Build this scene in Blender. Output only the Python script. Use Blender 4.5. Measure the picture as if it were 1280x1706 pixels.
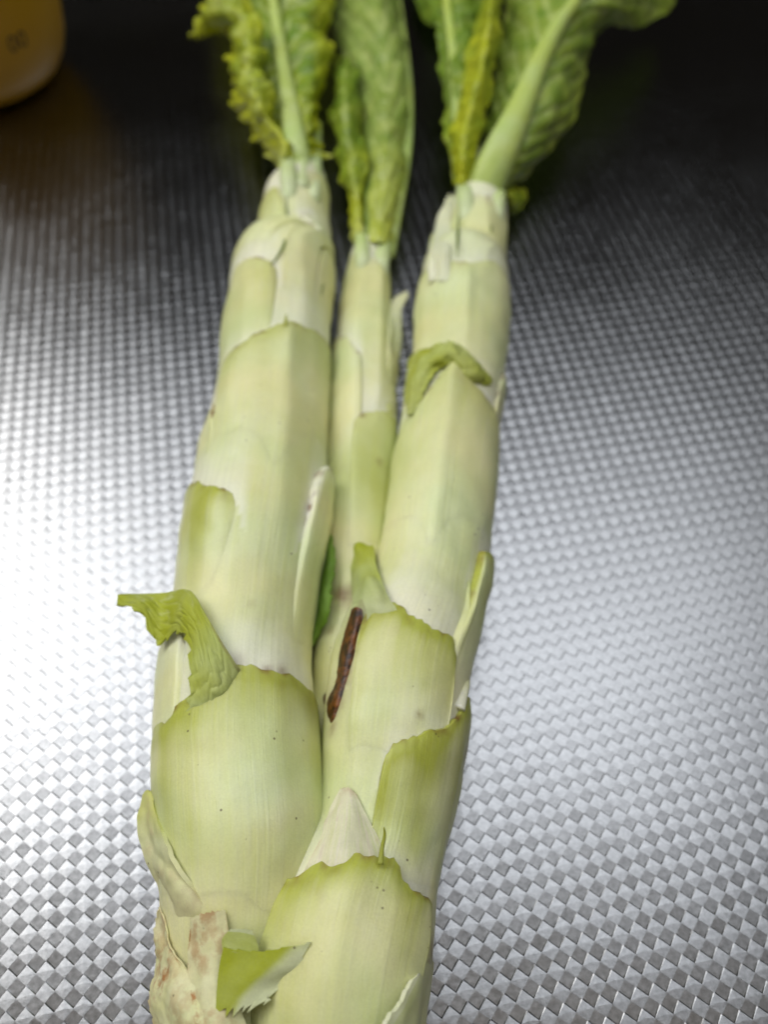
import bpy, math, random
import numpy as np
from mathutils import Vector, noise

random.seed(7); rng = np.random.default_rng(7)
scene = bpy.context.scene
for o in list(bpy.data.objects): bpy.data.objects.remove(o)

# ------------------------------------------------------------------ camera
# photograph 1280 x 1706, focal length and tilt solved from the embossed lattice
FPX, H, TH = 1350.0, 0.200, math.radians(57.9)
PW, PH = 1280.0, 1706.0
CAM = np.array([0.0, 0.0, H])
FWD = np.array([0.0, math.cos(TH), -math.sin(TH)])
UPV = np.array([0.0, math.sin(TH), math.cos(TH)])
RGT = np.array([1.0, 0.0, 0.0])
cd = bpy.data.cameras.new('camera'); cam = bpy.data.objects.new('camera', cd)
scene.collection.objects.link(cam); scene.camera = cam
cam.location = CAM; cam.rotation_euler = (math.pi/2 - TH, 0, 0)
cd.sensor_fit = 'VERTICAL'; cd.sensor_height = 36.0; cd.lens = 36.0*FPX/PH
cd.clip_start = 0.005; cd.clip_end = 50
cd.dof.use_dof = True; cd.dof.focus_distance = 0.160; cd.dof.aperture_fstop = cd.lens/3.3

# ------------------------------------------------------------------ world, lamps, exposure
w = bpy.data.worlds.new('World'); scene.world = w; w.use_nodes = True
bg = w.node_tree.nodes['Background']
bg.inputs[0].default_value = (0.95, 0.86, 0.74, 1); bg.inputs[1].default_value = 0.015
scene.view_settings.view_transform = 'Standard'; scene.view_settings.look = 'None'
scene.view_settings.exposure = 0.25; scene.view_settings.gamma = 1.0

def area(name, loc, target, sx, sy, power, col):
    ld = bpy.data.lights.new(name, 'AREA'); ld.shape = 'RECTANGLE'
    ld.size = sx; ld.size_y = sy; ld.energy = power; ld.color = col
    o = bpy.data.objects.new(name, ld); scene.collection.objects.link(o)
    o.location = loc
    d = Vector(target) - Vector(loc)
    o.rotation_euler = d.to_track_quat('-Z', 'Y').to_euler()
    return o
# soft daylight from high above the counter, a brighter window to the left, the dim warm room behind the photographer
area('daylight', (-0.05, 0.50, 1.25), (-0.05, 0.40, 0), 1.7, 0.84, 10.5, (0.91, 0.955, 1.0))
area('window_light', (-0.92, 0.50, 1.10), (0, 0.2, 0), 0.85, 0.8, 9.0, (1.0, 0.985, 0.94))
area('room_light', (0.0, -0.56, 1.15), (0, 0.1, 0), 1.6, 0.9, 2.3, (1.0, 0.91, 0.80))

# ------------------------------------------------------------------ pixel helpers
def ray(px, py):
    return RGT*((px-PW/2)/FPX) + UPV*((PH/2-py)/FPX) + FWD
def at(px, py, z):
    r = ray(px, py); return CAM + r*((z-H)/r[2])
def proj(P):
    d = np.asarray(P) - CAM; k = d @ FWD
    return PW/2 + FPX*(d @ RGT)/k, PH/2 - FPX*(d @ UPV)/k, k
def nz(p, s, seed=0.0):
    return noise.noise(Vector((p[0]*s+seed, p[1]*s+seed*1.7, p[2]*s-seed)))
def sstep(x, a, b):
    t = np.clip((x-a)/(b-a), 0, 1); return t*t*(3-2*t)

def cinterp(xs, ys, q):
    """Catmull-Rom like monotone-ish cubic interpolation, ys may be 2-D"""
    xs = np.asarray(xs, float); ys = np.asarray(ys, float); q = np.asarray(q, float)
    d = np.diff(xs); m = np.diff(ys, axis=0)/(d if ys.ndim == 1 else d[:, None])
    t = np.empty_like(ys); t[0] = m[0]; t[-1] = m[-1]
    if len(xs) > 2: t[1:-1] = 0.5*(m[:-1]+m[1:])
    i = np.clip(np.searchsorted(xs, q)-1, 0, len(xs)-2)
    h = d[i]; s = (q-xs[i])/h
    if ys.ndim > 1: h = h[..., None]; s = s[..., None]
    s2 = s*s; s3 = s2*s
    return (2*s3-3*s2+1)*ys[i] + (s3-2*s2+s)*h*t[i] + (-2*s3+3*s2)*ys[i+1] + (s3-s2)*h*t[i+1]

# ------------------------------------------------------------------ materials
def new_mat(name):
    m = bpy.data.materials.new(name); m.use_nodes = True
    nt = m.node_tree; nt.nodes.clear()
    return m, nt, nt.nodes.new('ShaderNodeOutputMaterial')
def N(nt, kind, **kw):
    n = nt.nodes.new(kind)
    for k, v in kw.items():
        if k.startswith('i_'): n.inputs[k[2:].replace('_', ' ')].default_value = v
        else: setattr(n, k, v)
    return n
def mixc(nt, fac, a, b, blend='MIX'):
    n = nt.nodes.new('ShaderNodeMix'); n.data_type = 'RGBA'; n.blend_type = blend
    for sock, v in ((n.inputs[0], fac), (n.inputs[6], a), (n.inputs[7], b)):
        if hasattr(v, 'is_linked') or hasattr(v, 'links'): nt.links.new(v, sock)
        else: sock.default_value = v if not isinstance(v, tuple) else (*v, 1)[:4]
    return n.outputs[2]
def math_n(nt, op, a, b=None, clamp=False):
    n = nt.nodes.new('ShaderNodeMath'); n.operation = op; n.use_clamp = clamp
    for i, v in enumerate((a, b)):
        if v is None: continue
        if hasattr(v, 'links'): nt.links.new(v, n.inputs[i])
        else: n.inputs[i].default_value = v
    return n.outputs[0]
def ramp(nt, src, stops):
    n = nt.nodes.new('ShaderNodeValToRGB'); e = n.color_ramp.elements
    e[0].position, e[0].color = stops[0][0], (*([stops[0][1]]*3), 1)
    e[1].position, e[1].color = stops[1][0], (*([stops[1][1]]*3), 1)
    for p, v in stops[2:]:
        x = e.new(p); x.color = (v, v, v, 1)
    nt.links.new(src, n.inputs[0]); return n.outputs[0]
def noise_n(nt, scale, detail=3, rough=0.55, vec=None):
    n = N(nt, 'ShaderNodeTexNoise'); n.inputs['Scale'].default_value = scale
    n.inputs['Detail'].default_value = detail; n.inputs['Roughness'].default_value = rough
    if vec is not None: nt.links.new(vec, n.inputs['Vector'])
    return n.outputs[0]

def plant_mat(name, pale, green, white, brown, rough=0.38, sss=0.35, transl=0.0, bump=0.00022, brf=((0.32, 0.35), (0.62, 1.0))):
    """colour from the 'tint' attribute: R green-yellow, G white, B brown; UV = (across, along)"""
    m, nt, out = new_mat(name)
    at_ = N(nt, 'ShaderNodeAttribute', attribute_name='tint')
    sep = N(nt, 'ShaderNodeSeparateColor'); nt.links.new(at_.outputs['Color'], sep.inputs[0])
    tc = N(nt, 'ShaderNodeTexCoord'); uv = N(nt, 'ShaderNodeUVMap')
    mp = N(nt, 'ShaderNodeMapping'); mp.inputs['Scale'].default_value = (70, 5, 1)
    nt.links.new(uv.outputs[0], mp.inputs[0])
    fib = noise_n(nt, 1.6, 4, 0.6, mp.outputs[0])              # long fibres along the stem
    big = noise_n(nt, 70, 4, 0.55, tc.outputs['Object'])
    mid = noise_n(nt, 260, 4, 0.6, tc.outputs['Object'])
    fine = noise_n(nt, 2200, 3, 0.6, tc.outputs['Object'])
    g = math_n(nt, 'ADD', sep.outputs[0], math_n(nt, 'MULTIPLY', math_n(nt, 'SUBTRACT', big, 0.5), 0.5))
    g = math_n(nt, 'ADD', g, math_n(nt, 'MULTIPLY', math_n(nt, 'SUBTRACT', fib, 0.5), 0.6), True)
    pn = ramp(nt, noise_n(nt, 38, 3, 0.5, tc.outputs['Object']), [(0.36, 0.0), (0.64, 1.0)])
    col = mixc(nt, g, mixc(nt, pn, pale, (pale[0]*0.88, pale[1]*1.0, pale[2]*1.0)), green)
    wv = math_n(nt, 'ADD', sep.outputs[1], math_n(nt, 'MULTIPLY', math_n(nt, 'SUBTRACT', mid, 0.5), 0.5), True)
    wv = math_n(nt, 'MULTIPLY', wv, ramp(nt, sep.outputs[1], [(0.0, 0.25), (0.25, 1.0)]))
    col = mixc(nt, wv, col, white)
    fm = mixc(nt, 1.0, ramp(nt, fine, [(0.3, 0.92), (0.7, 1.0)]), ramp(nt, fib, [(0.34, 0.90), (0.62, 1.0)]), 'MULTIPLY')
    col = mixc(nt, 1.0, col, fm, 'MULTIPLY')
    bw = math_n(nt, 'MULTIPLY', sep.outputs[2], ramp(nt, mid, brf))
    col = mixc(nt, bw, col, brown)
    # scattered soil specks
    vor = N(nt, 'ShaderNodeTexVoronoi'); vor.inputs['Scale'].default_value = 420
    nt.links.new(tc.outputs['Object'], vor.inputs['Vector'])
    spk = ramp(nt, vor.outputs['Distance'], [(0.085, 1.0), (0.13, 0.0)])
    gate = ramp(nt, noise_n(nt, 130, 2, 0.5, tc.outputs['Object']), [(0.60, 0.0), (0.66, 1.0)])
    spk = math_n(nt, 'MULTIPLY', spk, gate)
    col = mixc(nt, math_n(nt, 'MULTIPLY', spk, 0.75), col, (0.09, 0.06, 0.02))
    bs = N(nt, 'ShaderNodeBsdfPrincipled'); nt.links.new(col, bs.inputs['Base Color'])
    bs.inputs['Roughness'].default_value = rough; bs.inputs['Specular IOR Level'].default_value = 0.4
    if sss:
        bs.subsurface_method = 'BURLEY'
        bs.inputs['Subsurface Weight'].default_value = sss
        bs.inputs['Subsurface Radius'].default_value = (1.0, 1.1, 0.45)
        bs.inputs['Subsurface Scale'].default_value = 0.0022
    hgt = math_n(nt, 'ADD', math_n(nt, 'MULTIPLY', fine, 0.10), math_n(nt, 'MULTIPLY', mid, 0.7))
    hgt = math_n(nt, 'ADD', hgt, math_n(nt, 'MULTIPLY', fib, 0.6))
    b = N(nt, 'ShaderNodeBump'); b.inputs['Distance'].default_value = bump; b.inputs['Strength'].default_value = 1.0
    nt.links.new(hgt, b.inputs['Height']); nt.links.new(b.outputs[0], bs.inputs['Normal'])
    sh = bs.outputs[0]
    if transl:
        tr = N(nt, 'ShaderNodeBsdfTranslucent'); nt.links.new(col, tr.inputs[0])
        mx = N(nt, 'ShaderNodeMixShader'); mx.inputs[0].default_value = transl
        nt.links.new(sh, mx.inputs[1]); nt.links.new(tr.outputs[0], mx.inputs[2]); sh = mx.outputs[0]
    nt.links.new(sh, out.inputs[0]); return m

PALE = (0.82, 0.785, 0.42); GREEN = (0.44, 0.47, 0.07); WHITE = (0.86, 0.85, 0.72); BROWN = (0.16, 0.065, 0.018)
M_STEM = plant_mat('celtuce_skin', PALE, GREEN, WHITE, BROWN)
M_TORN = plant_mat('torn_leaf_green', (0.68, 0.72, 0.28), (0.50, 0.55, 0.035), (0.80, 0.83, 0.54), BROWN, 0.4, 0, 0.2)
M_DARK = plant_mat('dark_leaf_green', (0.26, 0.42, 0.06), (0.16, 0.30, 0.02), (0.5, 0.6, 0.2), BROWN, 0.4, 0, 0.3)  # deeper green of the wedged leaf strip and split seams
M_PAPER = plant_mat('papery_bract', (0.84, 0.78, 0.46), (0.60, 0.62, 0.12), (0.88, 0.82, 0.64), (0.42, 0.20, 0.06), 0.5, 0, 0.08, 0.00012, ((0.46, 0.0), (0.60, 1.0)))
M_LEAF = plant_mat('celtuce_leaf', (0.20, 0.31, 0.024), (0.64, 0.67, 0.025), (0.66, 0.74, 0.28), BROWN, 0.42, 0, 0.2, 0.00016)
M_RIB = plant_mat('leaf_midrib', (0.50, 0.60, 0.17), (0.48, 0.55, 0.05), (0.68, 0.74, 0.46), BROWN, 0.4, 0.25)

def scar_mat():
    m, nt, out = new_mat('brown_rot')
    tc = N(nt, 'ShaderNodeTexCoord'); n = noise_n(nt, 500, 4, 0.65, tc.outputs['Object'])
    col = mixc(nt, ramp(nt, n, [(0.42, 0.0), (0.66, 1.0)]), (0.022, 0.007, 0.003), (0.20, 0.065, 0.012))
    bs = N(nt, 'ShaderNodeBsdfPrincipled'); nt.links.new(col, bs.inputs['Base Color']); bs.inputs['Roughness'].default_value = 0.35
    b = N(nt, 'ShaderNodeBump'); b.inputs['Distance'].default_value = 0.0006
    nt.links.new(n, b.inputs['Height']); nt.links.new(b.outputs[0], bs.inputs['Normal'])
    nt.links.new(bs.outputs[0], out.inputs[0]); return m
M_SCAR = scar_mat()

def steel_mat():
    m, nt, out = new_mat('embossed_stainless_steel')
    tc = N(nt, 'ShaderNodeTexCoord')
    n1 = noise_n(nt, 900, 4, 0.65, tc.outputs['Object']); n2 = noise_n(nt, 22, 3, 0.5, tc.outputs['Object'])
    mp = N(nt, 'ShaderNodeMapping'); mp.inputs['Scale'].default_value = (1, 12, 1); mp.inputs['Rotation'].default_value = (0, 0, 0.5)
    nt.links.new(tc.outputs['Object'], mp.inputs[0]); scr = noise_n(nt, 700, 3, 0.7, mp.outputs[0])
    bs = N(nt, 'ShaderNodeBsdfAnisotropic'); bs.distribution = 'BECKMANN'
    col = mixc(nt, ramp(nt, n1, [(0.3, 0.0), (0.75, 1.0)]), (0.22, 0.22, 0.225), (0.34, 0.34, 0.345))
    nt.links.new(col, bs.inputs['Color'])
    r = math_n(nt, 'ADD', 0.20, math_n(nt, 'MULTIPLY', n1, 0.14)); r = math_n(nt, 'ADD', r, math_n(nt, 'MULTIPLY', n2, 0.10))
    nt.links.new(r, bs.inputs['Roughness'])
    b = N(nt, 'ShaderNodeBump'); b.inputs['Distance'].default_value = 0.000015
    nt.links.new(math_n(nt, 'ADD', n1, scr), b.inputs['Height']); nt.links.new(b.outputs[0], bs.inputs['Normal'])
    nt.links.new(bs.outputs[0], out.inputs[0]); return m
M_STEEL = steel_mat()

def simple_mat(name, col, rough, var=0.1):
    m, nt, out = new_mat(name)
    tc = N(nt, 'ShaderNodeTexCoord'); n = noise_n(nt, 60, 4, 0.6, tc.outputs['Object'])
    c = mixc(nt, n, tuple(x*(1-var) for x in col), tuple(min(1, x*(1+var)) for x in col))
    bs = N(nt, 'ShaderNodeBsdfPrincipled'); nt.links.new(c, bs.inputs['Base Color']); bs.inputs['Roughness'].default_value = rough
    nt.links.new(bs.outputs[0], out.inputs[0]); return m

# ------------------------------------------------------------------ object helpers
BASE = np.array([0.0, 0.0, 0.0])
def mesh_obj(name, verts, faces, mat, parent=None, tint=None, uv=None, smooth=True, offset=None):
    me = bpy.data.meshes.new(name)
    v = np.asarray(verts, float)
    if offset is not None: v = v - offset
    me.from_pydata(v.tolist(), [], faces if isinstance(faces, list) else faces.tolist()); me.update()
    if smooth: me.polygons.foreach_set('use_smooth', [True]*len(me.polygons))
    me.materials.append(mat)
    if tint is not None:
        a = me.color_attributes.new('tint', 'FLOAT_COLOR', 'POINT')
        t = np.ones((len(v), 4), np.float32); t[:, :3] = np.clip(tint, 0, 1)
        a.data.foreach_set('color', t.ravel())
    if uv is not None:
        l = me.uv_layers.new(name='UVMap'); idx = np.empty(len(me.loops), np.int32)
        me.loops.foreach_get('vertex_index', idx)
        l.data.foreach_set('uv', np.asarray(uv, np.float32)[idx].ravel())
    o = bpy.data.objects.new(name, me); scene.collection.objects.link(o)
    if parent is not None: o.parent = parent
    return o
def grid_faces(nr, nc, close=False):
    f = []
    for i in range(nr-1):
        for j in range(nc if close else nc-1):
            k = (j+1) % nc
            f.append((i*nc+j, i*nc+k, (i+1)*nc+k, (i+1)*nc+j))
    return f

# ------------------------------------------------------------------ countertop: embossed steel sheet
def countertop():
    p, phi = 0.004, math.radians(10.5)
    U = np.array([math.cos(phi), math.sin(phi)]); V = np.array([-math.sin(phi), math.cos(phi)])
    ni, j0, j1 = 120, -56, 196
    I, J = np.meshgrid(np.arange(-ni, ni), np.arange(j0, j1), indexing='ij')
    I = I.ravel().astype(float); J = J.ravel().astype(float); n = len(I)
    jit = rng.normal(0, 1, (n, 4))
    def P(u, v, z):
        xy = (u*p)[:, None]*U + (v*p)[:, None]*V
        return np.column_stack([xy, np.broadcast_to(z, u.shape)])
    hid = {}
    NI, NJ = 2*ni, j1-j0
    def hi(i, j): return i*NJ + j                                   # (i+.5, j)
    def vi(i, j): return (NI+1)*NJ + i*(NJ+1) + j                   # (i, j+.5)
    a, b = np.meshgrid(np.arange(NI+1), np.arange(NJ), indexing='ij')
    Hv = P(a.ravel()-ni-0.5, b.ravel()+j0+0.0, 0.0)
    a, b = np.meshgrid(np.arange(NI), np.arange(NJ+1), indexing='ij')
    Vv = P(a.ravel()-ni+0.0, b.ravel()+j0-0.5, 0.0)
    nb = len(Hv)+len(Vv)
    # recessed lozenge: a ramp, deepest at its near corner
    D = 0.00027*(1+0.10*jit[:, 0]); k = 0.045
    fl = [P(I+0.5-0.045, J+0.0+k, -D*0.50), P(I, J+0.5-0.08, -D*0.06), P(I-0.5+0.045, J+0.0+k, -D*0.50), P(I, J-0.5+0.08, -D*1.0)]
    top = P(I+0.5+0.02*jit[:, 1], J+0.5+0.05+0.03*jit[:, 2], 0.000032*(1+0.35*jit[:, 3]))
    verts = np.vstack([Hv, Vv]+fl+[top])
    gi, gj = np.meshgrid(np.arange(NI), np.arange(NJ), indexing='ij'); gi = gi.ravel(); gj = gj.ravel()
    E = hi(gi+1, gj); W = hi(gi, gj); Nn = vi(gi, gj+1); S = vi(gi, gj)
    c = np.arange(n); F = [nb+q*n+c for q in range(4)]; T = nb+4*n+c
    quads = np.vstack([np.column_stack(F), np.column_stack([E, Nn, F[1], F[0]]), np.column_stack([Nn, W, F[2], F[1]]),
                       np.column_stack([W, S, F[3], F[2]]), np.column_stack([S, E, F[0], F[3]])])
    # raised lozenge centred (i+.5, j+.5): corners W=(i,j+.5) E=(i+1,j+.5) S=(i+.5,j) N=(i+.5,j+1)
    ok = (gi < NI-1) & (gj < NJ-1); gi2, gj2, T2 = gi[ok], gj[ok], T[ok]
    w2 = vi(gi2, gj2+1); e2 = vi(gi2+1, gj2+1); s2 = hi(gi2+1, gj2); n2 = hi(gi2+1, gj2+1)
    tris = np.vstack([np.column_stack(x) for x in ((s2, e2, T2), (e2, n2, T2), (n2, w2, T2), (w2, s2, T2))])
    faces = quads.tolist()+tris.tolist()
    o = mesh_obj('countertop', verts, faces, M_STEEL, smooth=False)
    o['kind'] = 'structure'; o['label'] = 'embossed stainless steel countertop with small diamond relief'; o['category'] = 'countertop'
    return o
countertop()

# ------------------------------------------------------------------ celtuce
root = bpy.data.objects.new('celtuce', None); scene.collection.objects.link(root)
root['label'] = 'three-stemmed pale green celtuce with stripped leaf scars and leafy tops lying on steel'
root['category'] = 'celtuce'
BASE = np.array([*at(500, 1700, 0.0)[:2], 0.0]); root.location = BASE

class Stem:
    green = 0.25
    def __init__(self, rows, keels=(), rest=0.0):
        rows = sorted(rows, key=lambda r: -r[0])                     # bottom of picture first
        ys = np.array([r[0] for r in rows], float); C = []; R = []
        for r in rows:
            y, xl, xr = r[:3]; lift = r[3] if len(r) > 3 else rest
            z = 0.015
            for _ in range(8):
                P = at((xl+xr)/2, y, z); dep = (P-CAM) @ FWD
                rad = (xr-xl)/2*dep/FPX; z = rad*0.97 + lift
            C.append(P); R.append(rad)
        C = np.array(C); R = np.array(R)
        s = np.concatenate([[0], np.cumsum(np.linalg.norm(np.diff(C, axis=0), axis=1))])
        self.L = s[-1]; self.s = s/s[-1]; self.C = C; self.R = R; self.ys = ys
        self.tt = np.linspace(0, 1, 400); self.cc = cinterp(self.s, C, self.tt); self.rr = cinterp(self.s, R, self.tt)
        self.keels = []
        self.sheaths = []
        for k in keels: self.add_keel(*k)
    def frame(self, t):
        t = np.asarray(t, float); e = 0.01
        c = np.stack([np.interp(t, self.tt, self.cc[:, i]) for i in range(3)], -1)
        T = np.stack([np.interp(np.clip(t+e, 0, 1), self.tt, self.cc[:, i]) - np.interp(np.clip(t-e, 0, 1), self.tt, self.cc[:, i]) for i in range(3)], -1)
        T /= np.linalg.norm(T, axis=-1, keepdims=True)
        Vv = CAM - c; Nn = Vv - (Vv*T).sum(-1, keepdims=True)*T; Nn /= np.linalg.norm(Nn, axis=-1, keepdims=True)
        S = np.cross(T, Nn); S = np.where(S[..., :1] < 0, -S, S)
        return c, S, Nn, np.interp(t, self.tt, self.rr)
    def bump(self, a, t):
        b = np.zeros(np.broadcast(a, t).shape)
        for (ta, aa, h, wd) in self.keels:
            ka = np.interp(t, ta, aa); f = sstep(t, ta[0]-0.03, ta[0]+0.03)*(1-sstep(t, ta[-1]-0.02, ta[-1]+0.02))
            d = np.abs(a-ka); b = b + h*f*np.exp(-np.sqrt((d/wd)**2+0.10))
        return b
    def point(self, a, t, off=0.0):
        a, t, off = np.broadcast_arrays(np.asarray(a, float), np.asarray(t, float), np.asarray(off, float))
        c, S, Nn, r = self.frame(t)
        rr = (r + self.bump(a, t) + off)[..., None]
        return c + rr*(np.sin(a)[..., None]*S + np.cos(a)[..., None]*Nn)
    def inv(self, x, y):
        t = float(np.interp(-y, -self.ys, self.s)); a = 0.0
        for _ in range(25):
            c, S, Nn, r = self.frame(np.array(t)); cx, cy, dep = proj(c)
            q = (x-cx)/(float(r)*FPX/dep)
            a = math.asin(max(-0.999, min(0.999, q)))
            P = self.point(a, t); _, py, _ = proj(P)
            t = min(1, max(0, t + (py-y)*0.00055))
        return a, t
    def add_keel(self, pts, h, wd):
        at_ = sorted([self.inv(*p)[::-1] for p in pts]); self.keels.append((np.array([q[0] for q in at_]), np.array([q[1] for q in at_]), h, wd))
    def depth_at(self, x, y):
        a, t = self.inv(x, y); P = self.point(a, t); return (P-CAM) @ FWD
    def lifted(self, x, y, lift):
        dep = self.depth_at(x, y) - lift; return CAM + ray(x, y)*dep

def scar_white(st, a, t):
    # bare pith-white skin just above every leaf scar
    wt = np.zeros(a.shape)
    for (ua, ut, T0) in st.sheaths:
        m = 0.10; inside = sstep(a, ua[0]-m, ua[0]+m)*(1-sstep(a, ua[-1]-m, ua[-1]+m)); te = np.interp(a, ua, ut); d = (t-te)*st.L
        wt = np.maximum(wt, inside*np.exp(-np.clip(d, 0, 1)/0.011)*(d > -0.002))
    return wt
STAINS = []
def stain(P):
    w = np.zeros(P.shape[:-1])
    for (c, r, k) in STAINS: w = np.maximum(w, k*np.exp(-(((P-c)**2).sum(-1)/r**2)))
    return w
def skin(P0):
    sh = P0.shape[:-1]; return np.array([0.0008*nz(p, 45, 3.1) + 0.00028*nz(p, 190, 9.0) for p in P0.reshape(-1, 3)]).reshape(sh)
def build_stem(st, label, green=0.25, grad=0.0):
    na, nt_ = 120, 300
    A = np.linspace(-math.pi, math.pi, na, endpoint=False); T = np.linspace(0, 1, nt_)
    a, t = np.meshgrid(A, T); P0 = st.point(a, t)
    P = st.point(a, t, skin(P0))
    tint = np.zeros((nt_, na, 3))
    for i in range(nt_):
        for j in range(na):
            p = P0[i, j]; tint[i, j, 0] = green + grad*t[i, j] + 0.30*nz(p, 45, 1.0); tint[i, j, 1] = 0.05+0.25*nz(p, 60, 5.0)
    wgt = scar_white(st, a, t); tint[..., 1] += 0.6*wgt; tint[..., 0] -= 0.25*wgt
    tint[..., 2] += stain(P)
    v = P.reshape(-1, 3); f = grid_faces(nt_, na, True)
    nb = len(v); v = np.vstack([v, st.point(0, 0, 0)[None]*0+st.cc[0][None], st.cc[-1][None]])
    f += [(j, (j+1) % na, nb) for j in range(na)] + [((nt_-1)*na+(j+1) % na, (nt_-1)*na+j, nb+1) for j in range(na)]
    tn = np.vstack([tint.reshape(-1, 3), [[0, 1, 0.1], [0, 1, 0]]])
    uv = np.column_stack([a.ravel()/math.pi*0.5, t.ravel()*st.L/0.3]); uv = np.vstack([uv, [[0, 0], [0, 1]]])
    o = mesh_obj('stem', v, f, M_STEM, root, tn, uv, offset=BASE); o['label'] = label
    return o

def leaf_base(st, top, bottom, T=0.002, fade=(0.12, 0.12), keel=None, green=0.55, greenlen=0.012, side=(0, 0), power=1.3,
              jag=0.0011, ext=(0, 0), white_tip=0.0, brown=0.8, seed=0.0, flare=0.0, base_green=0.14, rim=0.35):
    """leaf-sheath stub that hugs the stem: top = torn upper rim in photo pixels, bottom = row where it melts into the stem"""
    at_ = [st.inv(*q) for q in top]
    ua = np.array([q[0] for q in at_]); ut = np.array([q[1] for q in at_])
    o = np.argsort(ua); ua, ut = ua[o], ut[o]
    for i in range(1, len(ua)): ua[i] = max(ua[i], ua[i-1]+0.012)
    if ext[0]: ua = np.insert(ua, 0, ua[0]-ext[0]); ut = np.insert(ut, 0, ut[0]-0.02)
    if ext[1]: ua = np.append(ua, ua[-1]+ext[1]); ut = np.append(ut, ut[-1]-0.02)
    st.sheaths.append((ua, ut, T))
    return lambda: leaf_base_build(st, ua, ut, top, bottom, T, fade, keel, green, greenlen, side, power, jag, white_tip, brown, seed, flare, base_green, rim)
def leaf_base_build(st, ua, ut, top, bottom, T, fade, keel, green, greenlen, side, power, jag, white_tip, brown, seed, flare, base_green, rim):
    nu, nw = 72, 64
    u = np.linspace(0, 1, nu); arc = np.concatenate([[0], np.cumsum(np.hypot(np.diff(ua)*0.015, np.diff(ut)*st.L))]); arc /= arc[-1]
    A0 = np.interp(u, arc, ua); T0 = np.interp(u, arc, ut)
    jg = np.array([jag*(noise.noise(Vector((x*14+seed, seed*3, 1)))+0.6*noise.noise(Vector((x*37+seed, seed, 7)))-0.35*max(0, noise.noise(Vector((x*85+seed, seed, 3))))) for x in u])/st.L
    T0 = T0 + jg
    tb = st.inv(np.mean([q[0] for q in top]), bottom)[1]
    ws = np.linspace(0, 1, nw)**1.5
    W = np.concatenate([[-2, -1], ws]); rows = []; offs = []; info = []
    S = sstep(u, 0, fade[0]) * (1-sstep(u, 1-fade[1], 1))
    prof = 0.25+0.75*S
    for w_ in W:
        if w_ == -2: tt = T0 - 0.0012/st.L; of = np.full(nu, -0.0022)
        elif w_ == -1: tt = T0 + 0.0003/st.L; of = T*0.75*rim*0.4*S - 0.0002
        else:
            tt = T0 + (tb-T0)*w_; sh = 1-(1-rim)*np.exp(-(np.abs(T0-tt)*st.L/0.0028)**1.3); of = 0.75*T*S*sh*(1-w_)**power - 0.00045*w_**0.6 - 0.0007*(1-S)
            if keel is not None:
                kx, kh, kw = keel; ka = st.inv(kx, np.interp(kx, [q[0] for q in top], [q[1] for q in top]))[0]
                of = of + kh*np.exp(-np.sqrt(((A0-ka)/kw)**2+0.07))*(1-w_)**0.8*S
        aa = A0 + (side[0]*(1-u)+side[1]*u)*max(w_, 0)
        rows.append((aa, tt)); offs.append(of)
    a = np.array([r[0] for r in rows]); t = np.array([r[1] for r in rows]); off = np.array(offs)
    P = st.point(a, t, off + skin(st.point(a, t)))
    tint = np.zeros((*a.shape, 3)); sw = scar_white(st, a, t)
    for i in range(a.shape[0]):
        wd = max(W[i], 0); dist = (T0-t[i])*st.L
        for j in range(nu):
            p = P[i, j]; n1 = nz(p, 90, 2+seed); n2 = nz(p, 45, 1.0)
            gl = greenlen*(1+0.7*n1)*max(0.25, 1+1.3*noise.noise(Vector((A0[j]*3.0+seed, seed, 5))))
            e = math.exp(-max(dist[j], 0)/gl)*S[j]
            kb = float(sstep(np.array(wd), 0.25, 0.95)); bg_ = base_green*(1-kb) + st.green*kb
            tint[i, j, 0] = bg_ + 0.30*n2 + green*e - 0.25*sw[i, j]*kb
            tint[i, j, 1] = 0.05+0.25*nz(p, 60, 5.0) - 0.25*e + 0.6*sw[i, j]*kb + white_tip*math.exp(-max(dist[j], 0)/0.005)
            tint[i, j, 2] = brown*(math.exp(-max(dist[j], 0)/0.0012)*max(0, 2.0*nz(p, 420, seed+4)+0.15)+0.35*math.exp(-max(dist[j], 0)/0.004)*max(0, 2.4*nz(p, 300, seed+8)-0.3))
    tint[..., 2] += stain(P)
    uv = np.column_stack([a.ravel()/math.pi*0.5, t.ravel()*st.L/0.3])
    return dict(v=P.reshape(-1, 3), f=grid_faces(len(W), nu), tint=tint.reshape(-1, 3), uv=uv)
def emit(d, name, parent, mat=None, label=None):
    o = mesh_obj(name, d['v'], d['f'], mat or M_STEM, parent, d['tint'], d['uv'], offset=BASE)
    if label: o['label'] = label
    return o

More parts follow.
